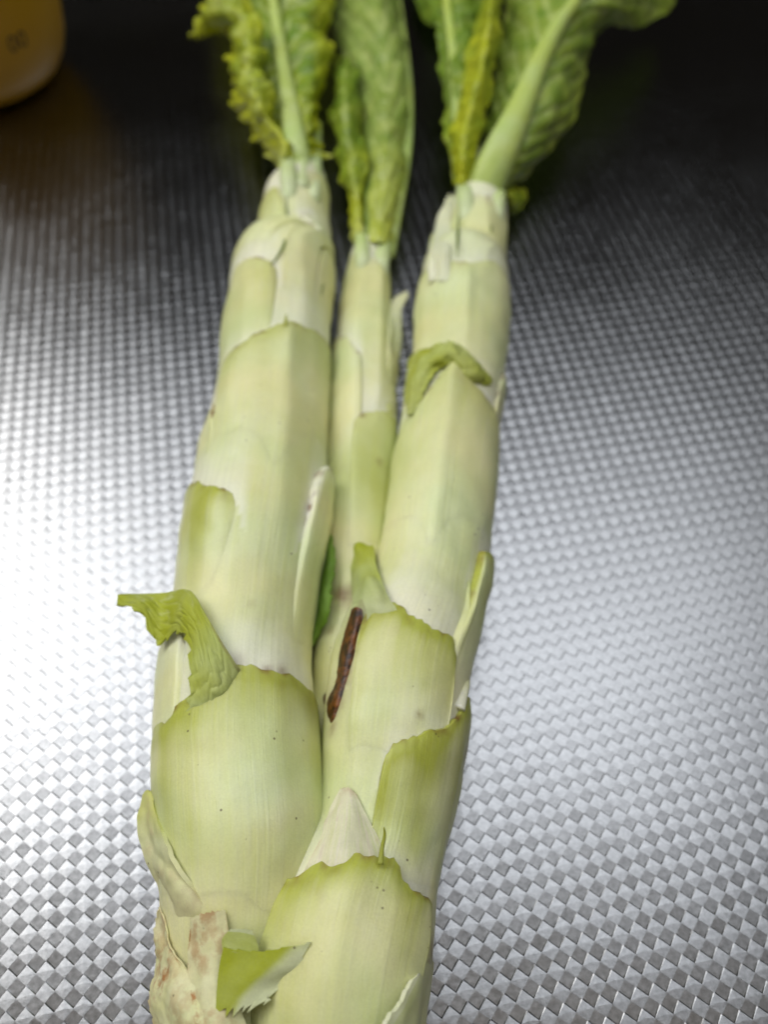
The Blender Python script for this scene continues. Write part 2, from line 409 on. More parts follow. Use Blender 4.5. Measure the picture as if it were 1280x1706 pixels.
def patch(rows3, nu=40, nv=40, thick=0.0005, crinkle=0.0, cs=120, ruffle=0.0, rf=6, teeth=(0, 0, 0, 0), tint=None, seed=0.0, veins=0.0, nveins=9, rib_u=0.5, rand=0.0):
    """sheet through a net of 3-D control points rows3[v][u]; teeth amplitude on (u0, u1, v0, v1) borders; closed with a real thickness"""
    K = np.array(rows3, float); nr, nc = K.shape[:2]
    g = cinterp(np.linspace(0, 1, nc), K.transpose(1, 0, 2).reshape(nc, -1), np.linspace(0, 1, nu)).reshape(nu, nr, 3)
    g = cinterp(np.linspace(0, 1, nr), g.transpose(1, 0, 2).reshape(nr, -1), np.linspace(0, 1, nv)).reshape(nv, nu, 3)
    du = np.gradient(g, axis=1); dv = np.gradient(g, axis=0)
    nrm = np.cross(du, dv); nrm /= np.linalg.norm(nrm, axis=-1, keepdims=True)+1e-12
    Uu = np.linspace(0, 1, nu)[None, :].repeat(nv, 0); Vv = np.linspace(0, 1, nv)[:, None].repeat(nu, 1)
    # jagged borders
    def saw(x, f, sd):
        out = []
        for q in x:
            k = q*f + 0.35*noise.noise(Vector((q*f*0.7+sd, 1, sd))); fr = k-math.floor(k); am = 0.45+0.9*abs(noise.noise(Vector((math.floor(k)*3.7+sd, 2, 2))))
            out.append(am*(1-fr)**1.4)
        return np.array(out)
    xs = np.linspace(0, 1, nv); ux = du/(np.linalg.norm(du, axis=-1, keepdims=True)+1e-12); vx = dv/(np.linalg.norm(dv, axis=-1, keepdims=True)+1e-12)
    if teeth[0]: g = g - ux*(saw(xs, rf*2.2, seed+1)*teeth[0])[:, None, None]*(np.clip(1-Uu/0.12, 0, 1)**1)[..., None]
    if teeth[1]: g = g + ux*(saw(xs, rf*2.2, seed+5)*teeth[1])[:, None, None]*(np.clip(1-(1-Uu)/0.12, 0, 1)**1)[..., None]
    xs = np.linspace(0, 1, nu)
    if teeth[2]: g = g - vx*(saw(xs, rf*2.2, seed+9)*teeth[2])[None, :, None]*(np.clip(1-Vv/0.12, 0, 1))[..., None]
    if teeth[3]: g = g + vx*(saw(xs, rf*2.2, seed+13)*teeth[3])[None, :, None]*(np.clip(1-(1-Vv)/0.12, 0, 1))[..., None]
    d = np.zeros((nv, nu))
    e = np.abs(Uu-rib_u)/np.where(Uu < rib_u, max(rib_u, 1e-3), max(1-rib_u, 1e-3)); e = np.clip(e, 0, 1)
    if ruffle:
        for i in range(nv):
            for j in range(nu):
                sd = 1.0 if Uu[i, j] > rib_u else -1.0
                d[i, j] += ruffle*e[i, j]**2*(noise.noise(Vector((Vv[i, j]*rf+seed, sd*3.3, e[i, j]*1.2)))*1.6 + 0.6*noise.noise(Vector((Vv[i, j]*rf*2.7+seed, sd*7, e[i, j]*2))))
    vein = np.zeros((nv, nu))
    if veins:
        ph = Vv*nveins - e*2.2
        for i in range(nv):
            for j in range(nu): ph[i, j] += 0.9*noise.noise(Vector((Vv[i, j]*5+seed, Uu[i, j]*5, 3))) + 0.3*noise.noise(Vector((Vv[i, j]*17+seed, Uu[i, j]*17, 5)))
        fr = np.abs((ph % 1.0)-0.5)*2; vein = np.exp(-((1-fr)/0.22)**2)*np.clip(1.15-e*0.9, 0, 1)
        d += veins*(np.sqrt(np.clip(1-fr, 0, 1))-0.5)*np.clip(e*3, 0, 1)
    if crinkle:
        for i in range(nv):
            for j in range(nu): d[i, j] += crinkle*(nz(g[i, j], cs, seed)+0.5*nz(g[i, j], cs*2.6, seed+3))
    g = g + nrm*d[..., None]
    ti = np.zeros((nv, nu, 3))
    for i in range(nv):
        for j in range(nu):
            ti[i, j] = tint(Uu[i, j], Vv[i, j], e[i, j], vein[i, j], nz(g[i, j], 150, seed+2)) if tint else (0.3, 0.1, 0)
    du = np.gradient(g, axis=1); dv = np.gradient(g, axis=0); nrm = np.cross(du, dv); nrm /= np.linalg.norm(nrm, axis=-1, keepdims=True)+1e-12
    top = g + nrm*thick/2; bot = g - nrm*thick/2; n = nu*nv
    f = grid_faces(nv, nu); f2 = [tuple(n+k for k in reversed(q)) for q in f]
    rim = list(range(nu)) + [i*nu+nu-1 for i in range(1, nv)] + [(nv-1)*nu+j for j in range(nu-2, -1, -1)] + [i*nu for i in range(nv-2, 0, -1)]
    m = len(rim); f3 = [(2*n+k, 2*n+m+k, 2*n+m+(k+1) % m, 2*n+(k+1) % m) for k in range(m)]   # own vertices: a crisp cut edge
    t2 = ti.reshape(-1, 3); uv = np.column_stack([Uu.ravel(), Vv.ravel()]); T_ = top.reshape(-1, 3); B_ = bot.reshape(-1, 3)
    return dict(v=np.vstack([T_, B_, T_[rim], B_[rim]]), f=f+f2+f3, tint=np.vstack([t2, t2, t2[rim], t2[rim]]), uv=np.vstack([uv, uv, uv[rim], uv[rim]]))
def onstem(st, rows): return [[st.lifted(*q) for q in r] for r in rows]
def net(rows): return [[at(*q) for q in r] for r in rows]

def tube(pts, radii, flat=0.7, nseg=60, na=16, tint=(0.3, 0.2, 0)):
    K = np.array(pts, float); s = np.linspace(0, 1, len(K)); q = np.linspace(0, 1, nseg)
    c = cinterp(s, K, q); r = np.interp(q, np.linspace(0, 1, len(radii)), radii)
    T = np.gradient(c, axis=0); T /= np.linalg.norm(T, axis=1, keepdims=True)
    Vv = CAM-c; Nn = Vv-(Vv*T).sum(1, keepdims=True)*T; Nn /= np.linalg.norm(Nn, axis=1, keepdims=True); S = np.cross(T, Nn)
    v = []; ti = []; uv = []
    for i in range(nseg):
        for j in range(na):
            a = 2*math.pi*j/na; p = c[i]+r[i]*(math.cos(a)*S[i]+flat*math.sin(a)*Nn[i]); v.append(p)
            k = nz(p, 90, 3); ti.append((tint[0]+0.3*k+0.3*q[i], tint[1]*(1-q[i])+0.2*nz(p, 200, 6), tint[2])); uv.append((j/na*0.3, q[i]))
    f = grid_faces(nseg, na, True) + [tuple(range(na-1, -1, -1)), tuple((nseg-1)*na+j for j in range(na))]
    return dict(v=np.array(v), f=f, tint=np.array(ti), uv=np.array(uv))

# ---- the three stems: (photo row, left edge, right edge)
left = Stem([(1980, 330, 480), (1860, 300, 500), (1706, 282, 505), (1600, 276, 518), (1500, 268, 538), (1400, 263, 547), (1330, 262, 541), (1250, 263, 530), (1200, 266, 524), (1100, 278, 517),
             (1000, 292, 527), (900, 305, 538), (820, 322, 543), (700, 351, 545), (600, 369, 549), (520, 381, 553), (460, 388, 556), (440, 394, 556, .001), (426, 424, 555, .002),
             (370, 436, 548, .004), (325, 443, 546, .006), (308, 462, 544, .007), (296, 472, 540, .0075), (270, 476, 530, .009), (235, 480, 518, .010), (195, 486, 506, .011)],
            keels=[([(474, 545), (470, 650), (462, 760), (455, 860)], 0.0016, 0.22), ([(415, 440), (405, 540), (375, 700)], 0.0008, 0.2), ([(500, 400), (500, 540)], 0.0012, 0.2)])
middle = Stem([(1330, 505, 625), (1200, 515, 635), (1100, 522, 640), (1000, 532, 645), (900, 540, 650), (800, 543, 656), (700, 548, 660), (600, 555, 655), (520, 566, 652), (460, 576, 651, 0.0030),
               (430, 582, 648, 0.0050), (400, 594, 640, 0.0080), (365, 602, 632, 0.0090), (325, 612, 626, 0.0100)], keels=[([(632, 440), (632, 560), (625, 680)], 0.0014, 0.2), ([(598, 470), (592, 640), (588, 850)], 0.0010, 0.25)])
right = Stem([(1980, 440, 690), (1860, 420, 700), (1706, 412, 704, .001), (1600, 424, 716, .001), (1500, 456, 727, .0005), (1400, 508, 742, .0), (1300, 530, 762), (1200, 540, 775), (1100, 556, 783),
              (1050, 576, 790), (1000, 606, 798), (930, 630, 812), (850, 645, 820), (750, 660, 828), (650, 681, 837), (600, 690, 842), (520, 696, 848), (470, 702, 849), (450, 708, 849, .001), (436, 736, 845, .002),
              (390, 748, 843, .004), (340, 754, 842, .006), (324, 764, 838, .007), (310, 776, 828, .008), (285, 780, 822, .009), (250, 790, 816, .010)],
             keels=[([(748, 605), (744, 700), (728, 800), (705, 920)], 0.0016, 0.22), ([(622, 1012), (618, 1100), (606, 1200), (588, 1290)], 0.0014, 0.28), ([(690, 930), (668, 990)], 0.0006, 0.2), ([(775, 450), (768, 560)], 0.0014, 0.18), ([(808, 340), (806, 440)], 0.0008, 0.15)])

LB = []   # (stem key, data)
L = lambda *a, **k: LB.append(('L', leaf_base(left, *a, **k)))
Mi = lambda *a, **k: LB.append(('M', leaf_base(middle, *a, **k)))
Rr = lambda *a, **k: LB.append(('R', leaf_base(right, *a, **k)))
# left stem
L([(263, 1210), (285, 1192), (312, 1172), (345, 1150), (385, 1108), (410, 1112), (450, 1122), (490, 1140), (515, 1160), (524, 1180)], 1640, T=0.0014, fade=(0.10, 0.05), keel=(452, 0.0008, 0.3), green=1.3, greenlen=0.009, ext=(0.3, 0.35), rim=0.55, power=0.9, seed=1)
L([(279, 1085), (286, 1056), (298, 1046), (310, 1060), (318, 1095)], 1440, T=0.0020, fade=(0.2, 0.25), green=0.1, white_tip=0.7, ext=(0.35, 0), rim=0.8, seed=2, power=0.9)
L([(308, 835), (318, 810), (345, 810), (375, 817), (393, 832)], 1090, T=0.0018, fade=(0.05, 0.35), green=0.8, greenlen=0.012, ext=(0.5, 0.12), seed=3)
L([(496, 880), (506, 815), (516, 788), (526, 782), (536, 790), (542, 815)], 1180, T=0.0050, fade=(0.55, 0.35), green=0.0, white_tip=0.9, ext=(0.10, 0.55), rim=0.75, seed=4, side=(-0.12, 0.1), power=1.6)
L([(381, 590), (400, 572), (430, 552), (475, 539), (510, 550), (546, 578)], 860, T=0.0013, fade=(0.10, 0.10), keel=(472, 0.0012, 0.16), green=0.55, greenlen=0.008, ext=(0.25, 0.2), seed=5)
L([(390, 470), (398, 446), (412, 434), (436, 432), (455, 446)], 640, T=0.0022, fade=(0.05, 0.3), green=0.5, greenlen=0.02, ext=(0.35, 0.1), seed=6)
L([(436, 352), (445, 322), (462, 312), (476, 335)], 455, T=0.0020, fade=(0.05, 0.2), green=0.5, greenlen=0.02, ext=(0.4, 0.05), seed=7)
L([(488, 385), (496, 360), (512, 356), (528, 385)], 545, T=0.0030, fade=(0.2, 0.2), green=0.0, white_tip=0.9, ext=(0.05, 0.05), rim=0.8, seed=8)
L([(532, 430), (544, 398), (552, 410)], 600, T=0.0020, fade=(0.2, 0.1), green=0.3, ext=(0.03, 0.5), seed=9, white_tip=0.4)
L([(466, 318), (478, 292), (500, 286), (522, 292), (540, 312)], 400, T=0.0016, fade=(0.15, 0.1), green=0.1, white_tip=0.6, ext=(0.05, 0.3), seed=10)
L([(355, 705), (358, 676), (365, 676)], 770, T=0.0022, fade=(0.1, 0.3), green=0.1, white_tip=0.3, ext=(0.6, 0.02), seed=14)
# middle stem
Mi([(590, 702), (602, 689), (635, 686), (656, 700)], 1060, T=0.0016, fade=(0.06, 0.06), green=0.2, greenlen=0.05, ext=(0.04, 0.35), seed=11, base_green=0.34)
Mi([(553, 592), (560, 563), (580, 562), (602, 592)], 940, T=0.0016, fade=(0.08, 0.12), green=0.1, white_tip=0.5, ext=(0.4, 0.05), seed=12, base_green=0.15)
Mi([(579, 445), (590, 420), (612, 428), (646, 440)], 560, T=0.0014, fade=(0.1, 0.1), green=0.1, white_tip=0.6, ext=(0.3, 0.3), seed=13)
# right stem
Rr([(606, 1050), (612, 1014), (628, 1003), (655, 1012), (690, 1040), (715, 1054), (738, 1062), (746, 1088)], 1350, T=0.0028, fade=(0.10, 0.05), green=1.2, greenlen=0.0075, ext=(0.01, 0.02), rim=0.45, seed=21, side=(0.04, 0.0), base_green=0.16)
Rr([(766, 1000), (778, 945), (790, 923), (800, 920), (808, 935)], 1340, T=0.0046, fade=(0.55, 0.3), green=0.9, greenlen=0.005, ext=(0.10, 0.75), rim=0.6, seed=22, side=(-0.40, 0.0), power=1.2)
Rr([(640, 1262), (652, 1242), (690, 1226), (712, 1220), (735, 1212), (752, 1192), (764, 1168), (772, 1160)], 1580, T=0.0030, fade=(0.12, 0.05), green=1.4, greenlen=0.010, ext=(0.06, 0.5), rim=0.6, seed=23, keel=(672, 0.0008, 0.25))
Rr([(664, 725), (676, 700), (702, 665), (745, 608), (752, 606), (775, 637), (800, 662), (824, 690), (829, 715)], 1010, T=0.0016, fade=(0.08, 0.08), keel=(749, 0.0014, 0.16), green=0.2, ext=(0.25, 0.25), seed=24)
Rr([(699, 490), (706, 458), (722, 442), (745, 436), (780, 441), (820, 436), (844, 468)], 680, T=0.0018, fade=(0.06, 0.06), green=0.15, white_tip=0.3, ext=(0.3, 0.3), seed=25, keel=(776, 0.0008, 0.14))
Rr([(756, 352), (766, 332), (800, 326), (838, 350)], 450, T=0.0014, fade=(0.1, 0.1), green=0.1, white_tip=0.5, ext=(0.2, 0.3), seed=26)
Rr([(824, 650), (832, 622), (838, 630)], 790, T=0.0022, fade=(0.2, 0.2), green=0.1, white_tip=0.5, ext=(0.02, 0.5), seed=27)
Rr([(450, 1525), (460, 1486), (500, 1464), (540, 1442), (575, 1430), (610, 1433), (636, 1432), (652, 1466), (676, 1490), (700, 1502)], 1900, T=0.0036, fade=(0.05, 0.10), keel=(592, 0.0016, 0.20), green=0.9, greenlen=0.007, ext=(0.10, 0.1), rim=0.6, seed=28, power=0.8, base_green=0.16)

left.green, middle.green, right.green = 0.16, 0.25, 0.18
for st_, x, y, r_, k_ in ((right, 597, 1022, .0026, .8), (right, 590, 1045, .0018, .8), (right, 582, 1082, .0017, .75), (right, 572, 1128, .0017, .75), (right, 558, 1170, .0024, .85), (right, 553, 1210, .0014, .6),
        (middle, 566, 990, .0022, .9), (middle, 578, 996, .0016, .7), (middle, 548, 1048, .0007, .9), (right, 776, 1262, .0022, .7), (left, 470, 1122, .0009, .9), (left, 446, 1116, .0007, .8), (left, 392, 1100, .0012, .5),
        (right, 700, 1192, .0005, 1.0), (left, 474, 1690, .0016, .8), (left, 490, 1700, .0010, .9), (right, 716, 1590, .0016, .8), (left, 420, 1004, .0006, .5), (middle, 632, 770, .0007, .6)):
    STAINS.append((st_.lifted(x, y, 0.0010), r_*1.7, k_))
sL = build_stem(left, 'thickest stem with torn olive leaf flap and node scars', left.green)
sM = build_stem(middle, 'thinnest stem tucked between the two others', middle.green)
sR = build_stem(right, 'stem with sharp keel and bright green curled leaf scrap', right.green)
SK = {'L': sL, 'M': sM, 'R': sR}
for k, d in LB: emit(d(), 'leaf_base', SK[k])

# ---- torn leaf remnants, bracts and the rotten scar
torn = lambda u, v, e, ve, n: (0.55+0.5*n+0.1*v, 0.55*ve+0.1+0.2*n, 0.0)
d = patch(onstem(left, [[(196, 992, .010), (196, 997, .011), (195, 1004, .012)], [(235, 990, .009), (236, 1004, .012), (236, 1020, .012)], [(276, 988, .009), (270, 1028, .011), (264, 1070, .010)],
     [(316, 984, .008), (302, 1016, .0085), (292, 1050, .007)], [(346, 1030, .0055), (330, 1046, .006), (314, 1062, .005)], [(372, 1074, .004), (348, 1102, .0045), (320, 1120, .0035)], [(394, 1108, .0018), (362, 1142, .0022), (318, 1166, .0018)], [(404, 1122, -.0006), (372, 1168, -.0006), (316, 1200, -.0006)]]),
     nu=60, nv=120, thick=0.0004, crinkle=0.00025, cs=160, teeth=(0, 0.0024, 0, 0), rf=5, seed=3.0, veins=0.0004, nveins=7, rib_u=0.0,
     tint=lambda u, v, e, ve, n: (0.95-0.75*max(0, (v-0.6)/0.4)+0.4*n, 0.5*ve*(1-v)+0.6*max(0, v-0.62), 0.5*(v > 0.6)*(u < 0.06)))
emit(d, 'torn_leaf', sL, M_TORN, 'olive toothed leaf scrap folded outward')
d = patch(onstem(right, [[(678, 690, .001), (683, 692, .0022), (688, 688, .001)], [(676, 645, .002), (686, 652, .0045), (702, 660, .0015)], [(686, 592, .0025), (704, 606, .0060), (726, 618, .0018)], [(718, 578, .003), (732, 592, .0060), (742, 608, .0022)],
     [(742, 572, .0025), (748, 586, .0062), (753, 604, .0022)], [(748, 568, .0025), (757, 584, .0062), (762, 612, .0022)], [(776, 582, .002), (772, 600, .0055), (770, 624, .0018)], [(800, 608, .002), (793, 620, .0045), (788, 634, .0015)], [(822, 634, .0022), (818, 639, .003), (810, 644, .0015)]]),
     nu=36, nv=110, thick=0.0004, crinkle=0.0007, cs=260, teeth=(0.0005, 0.0010, 0, 0), rf=9, seed=5.0, tint=lambda u, v, e, ve, n: (0.75+0.6*n, 0.05+0.8*max(0, 0.3-v), 0))
emit(d, 'torn_leaf', sR, M_TORN, 'bright green curled leaf scrap')
d = patch(onstem(right, [[(558, 880, -.004), (584, 886, -.001), (612, 889, .001)], [(572, 906, -.001), (596, 908, .003), (622, 914, .002)], [(581, 940, .001), (603, 938, .005), (627, 942, .002)], [(588, 985, .002), (614, 972, .0045), (642, 985, .002)], [(590, 1012, .0016), (622, 1004, .003), (660, 1016, .001)], [(594, 1040, -.0006), (630, 1034, -.0004), (668, 1044, -.0008)]]),
     nu=30, nv=60, thick=0.0006, crinkle=0.0005, cs=160, teeth=(0.0004, 0.0004, 0.0016, 0), rf=3, seed=6.0, tint=lambda u, v, e, ve, n: (1.15-1.5*v+0.4*n, 1.2*max(0, v-0.45), 0.3*(v > 0.75)*(u < .3)))
emit(d, 'torn_leaf', sR, M_TORN)
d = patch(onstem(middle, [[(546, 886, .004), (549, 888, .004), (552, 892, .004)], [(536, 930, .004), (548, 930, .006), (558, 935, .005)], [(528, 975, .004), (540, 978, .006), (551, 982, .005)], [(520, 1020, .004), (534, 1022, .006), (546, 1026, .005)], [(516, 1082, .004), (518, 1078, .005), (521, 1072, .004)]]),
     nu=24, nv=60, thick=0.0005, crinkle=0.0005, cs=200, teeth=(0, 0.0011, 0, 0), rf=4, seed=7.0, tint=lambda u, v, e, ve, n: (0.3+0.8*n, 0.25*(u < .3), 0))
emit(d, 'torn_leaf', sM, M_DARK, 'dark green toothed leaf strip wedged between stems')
def paper(u, v, e, ve, n):
    fi = noise.noise(Vector((u*34, v*2.2, 4.0))) + 0.6*noise.noise(Vector((u*80, v*4, 9.0)))
    return (0.12+0.25*n, 0.55+0.7*fi, 0.75*max(0, e-0.86)*6*(1-0.7*v)*(0.6+n)+0.5*max(0, 0.14-v)*5+0.45*max(0, fi-0.15))
d = patch(onstem(right, [[(566, 1317, .001), (580, 1313, .0015), (594, 1324, .001)], [(549, 1348, .0012), (580, 1346, .0025), (611, 1358, .0008)], [(536, 1392, .0016), (576, 1390, .0028), (630, 1396, .0008)], [(512, 1442, .0012), (570, 1436, .0020), (642, 1432, .0006)], [(490, 1478, -.001), (568, 1466, -.0006), (655, 1474, -.001)]]),
     nu=44, nv=50, thick=0.0003, crinkle=0.0005, cs=170, seed=8.0, veins=0.0, teeth=(0, 0, 0.0008, 0), rf=4, tint=paper)
emit(d, 'bract', sR, M_PAPER, 'white papery bract')
d = tube([right.lifted(634, 1440, .004), right.lifted(637, 1412, .005), right.lifted(641, 1392, .006), right.lifted(640, 1378, .007)], [0.0006, 0.0004, 0.0003, 0.00012], 0.6, 24, 8, (0.7, 0.1, 0.2)); emit(d, 'leaf_spike', sR, M_TORN)
d = tube([right.lifted(764, 1180, .003), right.lifted(772, 1158, .004), right.lifted(778, 1140, .005), right.lifted(782, 1130, .005)], [0.0016, 0.0011, 0.0008, 0.0003], 0.6, 24, 10, (0.1, 0.9, 0)); emit(d, 'leaf_spike', sR, M_STEM)
d = tube([left.lifted(476, 545, .002), left.lifted(476, 534, .003), left.lifted(477, 523, .004)], [0.0007, 0.0005, 0.00015], 0.6, 16, 8, (0.95, 0, 0.1)); emit(d, 'leaf_spike', sL, M_STEM)
d = tube([right.lifted(722, 470, .002), right.lifted(720, 430, .003), right.lifted(723, 395, .003), right.lifted(728, 388, .003)], [0.0016, 0.0014, 0.0010, 0.0003], 0.6, 24, 10, (0.1, 0.6, 0)); emit(d, 'leaf_spike', sR, M_STEM)
d = patch(onstem(right, [[(745, 335, .001), (752, 325, .002), (758, 340, .002)], [(728, 372, .001), (742, 370, .003), (752, 375, .002)], [(722, 420, .001), (738, 420, .003), (750, 420, .001)], [(716, 470, .0), (735, 470, .001), (750, 470, .0)]]), nu=20, nv=40, thick=0.0012, crinkle=0.0005, seed=31, tint=lambda u, v, e, ve, n: (0.1, 0.5, 0))
emit(d, 'bract', sR, M_STEM)
d = patch(onstem(middle, [[(672, 489, .001), (677, 487, .001), (681, 492, .001)], [(652, 505, .002), (660, 512, .003), (668, 520, .002)], [(648, 560, .002), (656, 562, .003), (668, 560, .0)], [(645, 610, .001), (652, 615, .002), (662, 620, .0)], [(640, 680, .0), (648, 690, .0005), (656, 690, .0)]]), nu=24, nv=50, thick=0.0009, crinkle=0.0006, seed=32, tint=lambda u, v, e, ve, n: (0.25, 0.4-0.3*v, 0.35*(v > .35)*max(0, u-0.5)))
emit(d, 'bract', sM, M_STEM, 'curled pale bract')
d = patch(onstem(left, [[(240, 1326, 0.0011), (247, 1319, 0.0021), (256, 1330, 0.0031)], [(230, 1368, 0.0011), (248, 1362, 0.0031), (268, 1382, 0.0041)], [(234, 1410, 0.0011), (258, 1412, 0.0041), (284, 1425, 0.0036)], [(252, 1450, 0.0011), (280, 1456, 0.0027), (314, 1470, 0.0014)], [(268, 1486, 0.0005), (300, 1496, 0.0013), (340, 1510, 0.0001)], [(272, 1540, -0.0009), (305, 1540, -0.0009), (350, 1545, -0.0009)]]),
     nu=40, nv=60, thick=0.0009, crinkle=0.0007, cs=150, seed=33, teeth=(0, 0, 0.0008, 0), rf=3, tint=lambda u, v, e, ve, n: (0.95*max(0, 1-v*3)+0.25+0.3*n, 0.15+0.2*n, 0.35*max(0, n)))
emit(d, 'bract', sL, M_PAPER, 'yellowish bract curling off the side')
d = patch(onstem(left, [[(264, 1514, 0.0026), (267, 1511, 0.0026), (272, 1524, 0.0026)], [(257, 1556, 0.0016), (270, 1556, 0.0031), (284, 1574, 0.0028)], [(263, 1602, 0.0016), (285, 1602, 0.0038), (314, 1622, 0.0026)], [(250, 1648, 0.0025), (290, 1650, 0.0060), (340, 1668, 0.0037)], [(252, 1690, 0.0034), (300, 1700, 0.0069), (358, 1706, 0.0046)], [(270, 1760, 0.0034), (315, 1760, 0.0064), (375, 1760, 0.0034)]]),
     nu=60, nv=90, thick=0.0003, crinkle=0.0005, cs=240, seed=34, teeth=(0.0008, 0.0006, 0, 0), rf=6, tint=lambda u, v, e, ve, n: (0.3+0.6*n, 0.15+0.5*n, 0.35+1.2*max(0, n)+0.7*(abs(u-0.78+0.15*n) < 0.05)))
emit(d, 'bract', sL, M_PAPER, 'brown withered papery bract')
d = patch(onstem(left, [[(318, 1531, 0.0013), (345, 1522, 0.0017), (376, 1518, 0.0013)], [(314, 1580, 0.0017), (345, 1580, 0.0023), (384, 1575, 0.0016)], [(312, 1640, 0.0030), (345, 1645, 0.0040), (392, 1650, 0.0030)], [(325, 1710, 0.0041), (365, 1715, 0.0055), (415, 1715, 0.0041)], [(345, 1770, 0.0035), (395, 1770, 0.0045), (445, 1770, 0.0035)]]),
     nu=44, nv=60, thick=0.0002, crinkle=0.0004, cs=220, seed=35, teeth=(0, 0, 0.0006, 0), rf=3, tint=lambda u, v, e, ve, n: (0.15+0.4*n, 0.15+0.3*n, 0.30+0.9*max(0, n)+0.8*(u < 0.04)))
emit(d, 'bract', sL, M_PAPER, 'thin translucent tan bract')
d = patch(onstem(left, [[(372, 1580, .0045), (432, 1586, .0060), (512, 1573, .0150)], [(366, 1608, .0045), (425, 1614, .0060), (497, 1606, .0125)], [(362, 1642, .0045), (412, 1645, .0058), (474, 1634, .0085)], [(360, 1680, .0045), (402, 1676, .0055), (442, 1668, .0070)]]),
     nu=60, nv=44, thick=0.0004, crinkle=0.0003, cs=150, seed=36, teeth=(0, 0.0012, 0.0004, 0.0024), rf=2.4, tint=lambda u, v, e, ve, n: (0.85-1.1*sstep(u+0.5*v, 0.75, 1.05)+0.5*n, 0.75*float(sstep(u+0.5*v, 0.75, 1.05)), 0))
emit(d, 'torn_leaf', sL, M_TORN, 'yellow-green leaf scrap folded over near the base')
d = patch(onstem(left, [[(372, 1582, 0.0040), (395, 1588, 0.0048), (430, 1590, 0.0051)], [(370, 1564, 0.0036), (396, 1566, 0.0031), (428, 1574, 0.0031)], [(384, 1549, 0.0026), (402, 1548, 0.0026), (420, 1550, 0.0026)]]), nu=24, nv=24, thick=0.0006, crinkle=0.0004, seed=37, tint=lambda u, v, e, ve, n: (0.7, 0.2+0.5*(v > .85), 0))
emit(d, 'torn_leaf', sL, M_TORN)
d = patch(onstem(right, [[(708, 1602, .001), (714, 1597, .001), (718, 1604, .0)], [(684, 1636, .0035), (699, 1640, .003), (713, 1648, .0)], [(664, 1676, .0045), (684, 1688, .004), (708, 1700, .0)], [(640, 1712, .005), (672, 1730, .004), (700, 1750, .0)], [(620, 1770, .002), (660, 1780, .002), (695, 1790, .0)]]), nu=30, nv=50, thick=0.0009, crinkle=0.0006, seed=38, teeth=(0.0006, 0, 0, 0), rf=4, tint=lambda u, v, e, ve, n: (0.4+0.4*n, 0.2+0.4*(u < 0.15), 0.4*(v < 0.06)))
emit(d, 'bract', sR, M_STEM)
d = patch(onstem(right, [[(588, 1016, 0.0013), (596, 1012, 0.003), (605, 1018, 0.0013)], [(583, 1036, 0.0004), (592, 1040, 0.0022), (602, 1040, 0.0005)], [(570, 1080, -0.0006), (581, 1083, 0.0013), (592, 1084, -0.0005)], [(560, 1130, -0.0007), (571, 1132, 0.0013), (582, 1134, -0.0006)], [(542, 1160, -0.0006), (558, 1166, 0.0017), (574, 1170, -0.0005)], [(544, 1186, -0.0008), (555, 1192, 0.0013), (567, 1190, -0.0008)], [(550, 1215, -0.0006), (552, 1216, -0.0003), (554, 1216, -0.0006)]]),
     nu=24, nv=70, thick=0.0008, crinkle=0.0002, cs=300, seed=40)
emit(d, 'rot_scar', sR, M_SCAR, 'dark brown rotten gash')

for st, par, pts in ((left, sL, [(477, 320), (478, 370), (474, 405), (462, 428), (448, 445)]), (left, sL, [(541, 440), (538, 470), (533, 500), (530, 525)]), (right, sR, [(765, 355), (763, 395), (762, 430)]), (right, sR, [(822, 365), (818, 385), (820, 400)])):
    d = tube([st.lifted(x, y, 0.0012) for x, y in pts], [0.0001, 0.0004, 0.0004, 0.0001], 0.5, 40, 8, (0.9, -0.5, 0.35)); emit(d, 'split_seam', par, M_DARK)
for st, par, pts, rad in ((left, sL, [(482, 318, .001), (480, 280, .002), (477, 250, .003), (474, 228, .003)], .0028), (left, sL, [(522, 318, .001), (524, 280, .002), (527, 245, .003), (531, 205, .003)], .0026), (left, sL, [(503, 300, .001), (506, 262, .003), (512, 228, .004)], .0024),
        (right, sR, [(778, 352, .001), (774, 322, .002), (769, 295, .003), (764, 262, .003)], .0028), (right, sR, [(828, 352, .001), (832, 328, .002), (838, 312, .002)], .0026), (middle, sM, [(604, 432, .001), (602, 400, .002), (598, 372, .002)], .0024), (middle, sM, [(636, 436, .001), (640, 410, .002), (646, 380, .002)], .0026)):
    p0 = st.lifted(pts[0][0], pts[0][1]+22, -rad*0.9)
    d = tube([p0]+[st.lifted(x, y, l-0.0012) for x, y, l in pts], [rad*0.8, rad, rad, rad*0.8, rad*0.45], 0.7, 40, 14, (0.0, 1.0, 0)); emit(d, 'petiole', par, M_RIB)
# ---- leafy tops
def lt(yel, edge, veinw, base=0.0):
    def f(u, v, e, ve, n):
        return (base + yel*max(0, 1-v*2.2) + edge*max(0, e-0.55)/0.45 + 0.25*n, veinw*ve + 0.1*n + 0.35*max(0, 0.22-e)*3 + 4*max(0, 0.14-v), 0)
    return f
def leaf(rows, rib, rr, label, ribtint=(0.2, 0.3, 0), **kw):
    o = emit(patch(net(rows), nu=56, nv=130, thick=0.0005, **kw), 'leaf', root, M_LEAF, label)
    if rib: emit(tube([at(*q) for q in rib], rr, 0.6, tint=ribtint), 'midrib', o, M_RIB)
    return o
